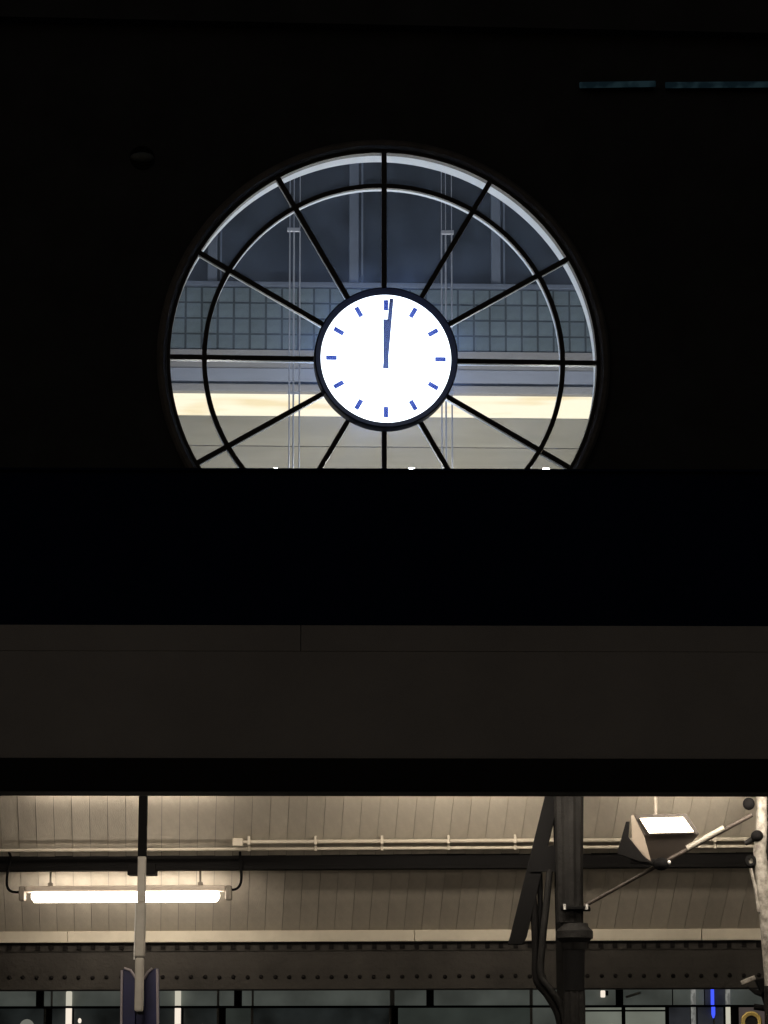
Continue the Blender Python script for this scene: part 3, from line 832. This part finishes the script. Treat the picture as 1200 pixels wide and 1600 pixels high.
# ================================================================== tie rod and floodlight
yq = -2.15
tr = thing('tie_rod', 'thin brown rod slanting from the iron column up to the painted column', 'rod', B, tuple(B.at(918, 1414, yq)))
pa, pb, pcx = B.at(914, 1415, yq + .15), B.at(1034, 1349, yq), B.at(1175, 1273, yq)
part('lower_rod', MB().tube([pa, pb], 0.016, 10), 'rod', tr, smooth=True)
part('upper_rod', MB().tube([pb, pcx], 0.019, 10), 'rod', tr, smooth=True)
s0, s1 = B.at(1073, 1327, yq - .004), B.at(1131, 1295, yq - .004)
part('lit_sleeve', MB().tube([s0 + Vector((0, -.012, 0.008)), s1 + Vector((0, -.012, 0.008))], 0.022, 12), 'sleeve', tr, smooth=True)
fy = -2.22
def fl(x, y): p = B.at(x, y, fy); return (p.x, p.z)
fb = thing('floodlight', 'boxy brown floodlight with glowing rectangular lens on the slanting rod', 'light', B, tuple(B.at(1035, 1350, fy)))
def loft(front, back, y0, y1):
    n = len(front)
    vs = [(p[0], y0[i] if isinstance(y0, list) else y0, p[1]) for i, p in enumerate(front)] + [(p[0], y1, p[1]) for p in back]
    return MB().add(vs, [list(range(n)), list(range(2 * n - 1, n - 1, -1))] + [(i, i + n, (i + 1) % n + n, (i + 1) % n) for i in range(n)])
front = [fl(990, 1273), fl(1073, 1271), fl(1093, 1303), fl(1072, 1326), fl(1048, 1346), fl(1018, 1346), fl(1006, 1305)]
back = [fl(1000, 1283), fl(1066, 1281), fl(1080, 1304), fl(1064, 1322), fl(1045, 1338), fl(1020, 1336), fl(1010, 1305)]
ty = [0, 0, 0.0, 0.08, 0.15, 0.15, 0.0]
vs = [(p[0], fy + t, p[1]) for p, t in zip(front, ty)] + [(p[0], fy + 0.24, p[1]) for p in back]
part('casing', MB().add(vs, [(0, 1, 2, 6), (6, 2, 3, 4, 5), (13, 12, 11, 10, 9, 8, 7)] + [(k, k + 7, (k + 1) % 7 + 7, (k + 1) % 7) for k in range(7)]), 'flood_body', fb, bevel=0.005)
side = [fl(986, 1274), fl(989.5, 1273), fl(1005.5, 1305), fl(1017.5, 1346), fl(1009, 1340), fl(988, 1318)]
part('side_plate', MB().prism(side, fy - 0.004, fy + 0.12), 'flood_lit', fb)
lens = [fl(998, 1278), fl(1068, 1276), fl(1086, 1301), fl(1014, 1303)]
part('lens', MB().prism(lens, fy - 0.014, fy - 0.003), 'flood', fb)
lip = [(0, 1), (1, 2), (2, 3), (3, 0)]
for i, j in lip:
    part('lens_rim', MB().bar((lens[i][0], fy - 0.010, lens[i][1]), (lens[j][0], fy - 0.010, lens[j][1]), 0.010, 0.03), 'flood_body', fb)
vis = [fl(978, 1284), fl(984, 1284), fl(982, 1308), fl(1006, 1338), fl(1016, 1348), fl(1000, 1347), fl(964, 1334)]
part('visor', MB().prism(vis, fy - 0.02, fy + 0.02), 'steel', fb, bevel=0.004)
p = B.at(1033, 1350, fy)
part('knuckle', MB().ball(tuple(p), wid(12), 16, (1.1, 1, 0.85)), 'black', fb, smooth=True)
part('cap_nut', MB().ball((p.x + wid(12), p.y - .02, p.z + wid(2)), wid(3.5), 10), 'bolt', fb, smooth=True)
part('yoke', MB().bar(B.at(985, 1345, fy + .03), B.at(1024, 1347, fy + .03), wid(9), 0.04), 'steel', fb, bevel=0.004)
hg = B.at(1024, 1260, fy + 0.1)
hr = thing('hanger_rod', 'short grey rod dropping from the ceiling to the floodlight', 'rod', B, (hg.x, hg.y, B.at(1024, 1274, fy + .1).z))
part('rod', MB().tube([(hg.x, hg.y, B.at(1024, 1280, fy + .1).z), (hg.x, hg.y, cz_(hg.y) - 0.002)], 0.016, 10), 'lamp_cap', hr, smooth=True)
part('ceiling_plate', MB().box(hg.x - .05, hg.x + .05, hg.y - .05, hg.y + .05, cz_(hg.y) - .06, cz_(hg.y) - .03), 'steel', hr)

# ================================================================== glazed front below the girder
def gx(px, py=1570): return G.at(px, py, 0).x
def gz(py): return G.at(600, py, 0).z
gf = thing('glazed_facade', 'low glazed station front of grey green and dark panes under the riveted girder', 'facade', G, (0, 0, 0))
top, tr_, bot = gz(1528), gz(1573), 0.2
up = [(-140, 57), (69, 238), (240, 366), (378, 612), (614, 666), (678, 962), (974, 1050), (1052, 1100), (1102, 1136), (1140, 1330)]
for k, (a, b) in enumerate(up):
    o = part('upper_pane', MB().box(gx(a), gx(b), 0.0, 0.02, tr_ + 0.012, top), 'pane_top' if k not in (8,) else 'pane_blue', gf)
    o.rotation_euler = (random.uniform(-.004, .004), 0, 0)
lo = [(-140, 68, 'pane_dark'), (82, 103, 'pane_dark'), (116, 190, 'pane_dark'), (246, 274, 'pane_dark'), (287, 340, 'pane_dark'), (352, 394, 'pane_mid'), (396, 608, 'pane_dark'), (622, 828, 'pane_mid'), (832, 910, 'pane_top'),
      (912, 972, 'pane_pale'), (976, 1040, 'pane_pale'), (1044, 1078, 'pane_blue'), (1090, 1130, 'pane_blue'), (1151, 1330, 'mauve')]
for a, b, m in lo:
    part('lower_pane', MB().box(gx(a), gx(b), 0.0, 0.02, bot, tr_ - 0.012), m, gf)
part('transom', MB().box(gx(-140), gx(1330), -0.03, 0.03, tr_ - 0.010, tr_ + 0.010), 'black', gf)
for a, b in ((912, 972), (976, 1040)):
    part('blind_rail', MB().box(gx(a), gx(b), -0.012, -0.001, gz(1580) - 0.008, gz(1580) + 0.008), 'black', gf)
part('head', MB().box(gx(-140), gx(1330), -0.02, 0.05, top + 0.002, top + 0.15), 'steel', gf)
for px in (63, 372, 672, 968):
    part('hanger_block', MB().box(gx(px - 5.5), gx(px + 5.5), -0.06, -0.002, tr_ + 0.011, gz(1546)), 'black', gf)
    part('hanger_stem', MB().box(gx(px - 4), gx(px + 4), -0.04, -0.004, gz(1546) + 0.001, top), 'black', gf)
for px, w, m in ((75, 6, 'black'), (347, 6, 'black'), (616, 6, 'black'), (974, 3, 'black'), (1042, 3, 'black'), (1148, 6, 'black'), (239, 2.4, 'mullion'), (71, 1.6, 'mullion'), (341, 1.8, 'mullion'), (830, 2, 'mullion'), (610, 1.8, 'mullion'), (394, 1.8, 'mullion')):
    part('mullion', MB().box(gx(px - w), gx(px + w), -0.02, 0.03, bot, tr_ - 0.0105), m, gf)
for px, w, m in ((81, 1.5, 'mullion'), (341, 1.8, 'mullion'), (613, 3.5, 'mullion'), (830, 2.5, 'mullion'), (395, 1.5, 'mullion')):
    part('upper_mullion', MB().box(gx(px - w), gx(px + w), -0.02, 0.03, tr_ + 0.0105, top - 0.001), m, gf)
part('plinth', MB().box(gx(-140), gx(1330), -0.03, 0.05, 0.0, 0.198), 'platform', gf)

def light_bar(label, px, w, ytop, m_up, m_lo, ybot=1640):
    x0, x1 = gx(px - w), gx(px + w)
    t = thing('light_bar', label, 'light', G, (gx(px), -0.05, gz(ybot)), 'upright light bars on the glazed front')
    part('upper_tube', MB().tube([(gx(px), -0.055, tr_ + 0.012), (gx(px), -0.055, gz(ytop) - 0.01), (gx(px), -0.055, gz(ytop))], [(x1 - x0) / 2, (x1 - x0) / 2, (x1 - x0) / 3], 12), m_up, t, smooth=True)
    part('lower_tube', MB().tube([(gx(px), -0.055, gz(ybot)), (gx(px), -0.055, tr_ - 0.012)], (x1 - x0) / 2, 12), m_lo, t, smooth=True)
    part('joint', MB().tube([(gx(px), -0.055, tr_ - 0.011), (gx(px), -0.055, tr_ + 0.011)], (x1 - x0) / 2 * 0.85, 12), 'black', t, smooth=True)
    part('bracket', MB().box(x0 + .01, x1 - .01, -0.05, -0.031, tr_ - 0.008, tr_ + 0.008), 'black', t)
light_bar('warm white upright light bar left of the blue box', 109, 4.8, 1548, 'light_tube_dim', 'light_tube')
light_bar('warm white upright light bar right of the blue box', 279, 4.8, 1544, 'light_tube_dim', 'light_tube')
light_bar('grey mottled upright light bar left of the blue neon', 1083, 4, 1535, 'light_tube_grey', 'light_tube_grey')
light_bar('pale upright light bar right of the blue neon', 1137, 3.8, 1535, 'light_tube_grey', 'light_tube_dim')
t = thing('neon_tube', 'bright blue neon tube on the glazed front at lower right', 'light', G, (gx(1113), -0.05, gz(1590)))
part('upper_tube', MB().tube([(gx(1113), -0.055, tr_ + 0.010), (gx(1113), -0.055, gz(1534))], 0.016, 12), 'neon', t, smooth=True)
part('lower_tube', MB().tube([(gx(1114), -0.055, gz(1592)), (gx(1114), -0.055, gz(1586)), (gx(1114), -0.055, tr_ - 0.010)], [0.006, 0.018, 0.018], 12), 'neon', t, smooth=True)
part('stem', MB().tube([(gx(1115), -0.055, bot), (gx(1115), -0.055, gz(1592) - 0.001)], 0.010, 8), 'mullion', t, smooth=True)
# little lamps on and before the glass
p = G.at(942, 1553, -0.08)
t = thing('spot_lamp', 'small bright white spot lamp in front of the pane beside the iron column', 'lamp', G, tuple(p))
part('lens', MB().box(p.x - 0.022, p.x + 0.022, -0.10, -0.06, p.z - 0.032, p.z + 0.032), 'light_tube', t, bevel=0.008)
part('bracket', MB().box(p.x + 0.024, p.x + 0.05, -0.09, -0.002, p.z - 0.012, p.z + 0.03), 'black', t)
p = G.at(990, 1546, -0.06)
t = thing('reflector_strip', 'small slanted pale strip on the pane beneath the girder at right', 'reflector', G, tuple(p))
part('strip', MB().bar(G.at(978, 1558, -.02), G.at(1001, 1551, -.02), 0.022, 0.012), 'mullion', t)
p = G.at(42, 1604, -0.5)
t = thing('globe_lamp', 'pale dim globe lamp in the lower left corner', 'lamp', G, (p.x, p.y, 0.14))
part('globe', MB().ball(tuple(p), 0.068, 16), 'globe', t, smooth=True)
part('post', MB().tube([(p.x, p.y, 0.14), (p.x, p.y, p.z - 0.066)], 0.02, 10), 'black', t, smooth=True)
p = G.at(124.5, 1595, -0.3)
t = thing('small_bulb', 'tiny bright bulb beside the left light bar at the bottom', 'lamp', G, (p.x, p.y, 0.14))
part('bulb', MB().ball(tuple(p), 0.017, 10, (1, 1, 1.5)), 'light_tube', t, smooth=True)
part('stem', MB().tube([(p.x, p.y, 0.14), (p.x, p.y, p.z - 0.02)], 0.006, 8), 'black', t, smooth=True)
p = B.at(1174, 1597, -1.9)
t = thing('round_sign', 'round yellow sign with dark centre at the lower right corner', 'sign', B, (p.x, p.y, 0.14))
part('disc', MB().turn_y((p.x, p.z), [(0.0005, p.y - .01), (0.05, p.y - .01), (0.05, p.y + .012), (0.0005, p.y + .012)], 28), 'castiron', t)
part('yellow_rim', MB().turn_y((p.x, p.z), [(0.051, p.y + .012), (0.051, p.y - .02), (0.072, p.y - .026), (0.083, p.y), (0.08, p.y + .014)], 32), 'gold', t, smooth=True)
part('post', MB().tube([(p.x, p.y + .03, 0.14), (p.x, p.y + .03, p.z)], 0.018, 10), 'castiron', t, smooth=True)
# black loudspeaker on the right column
yo = -1.85
t = thing('horn_speaker', 'black fitting with a pale bracket on the painted column at lower right', 'speaker', B, tuple(B.at(1190, 1560, yo)))
q = [B.at(x, y, yo) for x, y in ((1180, 1530), (1225, 1522), (1225, 1585), (1198, 1580), (1192, 1560))]
part('body', MB().prism([(p.x, p.z) for p in q], yo, yo + 0.18), 'black', t, bevel=0.01)
q = [B.at(x, y, yo - .02) for x, y in ((1166, 1541), (1193, 1549), (1190, 1557), (1180, 1553))]
part('shade', MB().prism([(p.x, p.z) for p in q], yo - 0.02, yo + 0.1), 'steel', t, bevel=0.006)
part('bracket', MB().bar(B.at(1158, 1536, yo), B.at(1180, 1527, yo), wid(7), 0.03), 'mottled', t, bevel=0.006)
part('lower_arm', MB().tube([B.at(1178, 1573, yo), B.at(1200, 1576, yo)], wid(5), 10), 'black', t, smooth=True)
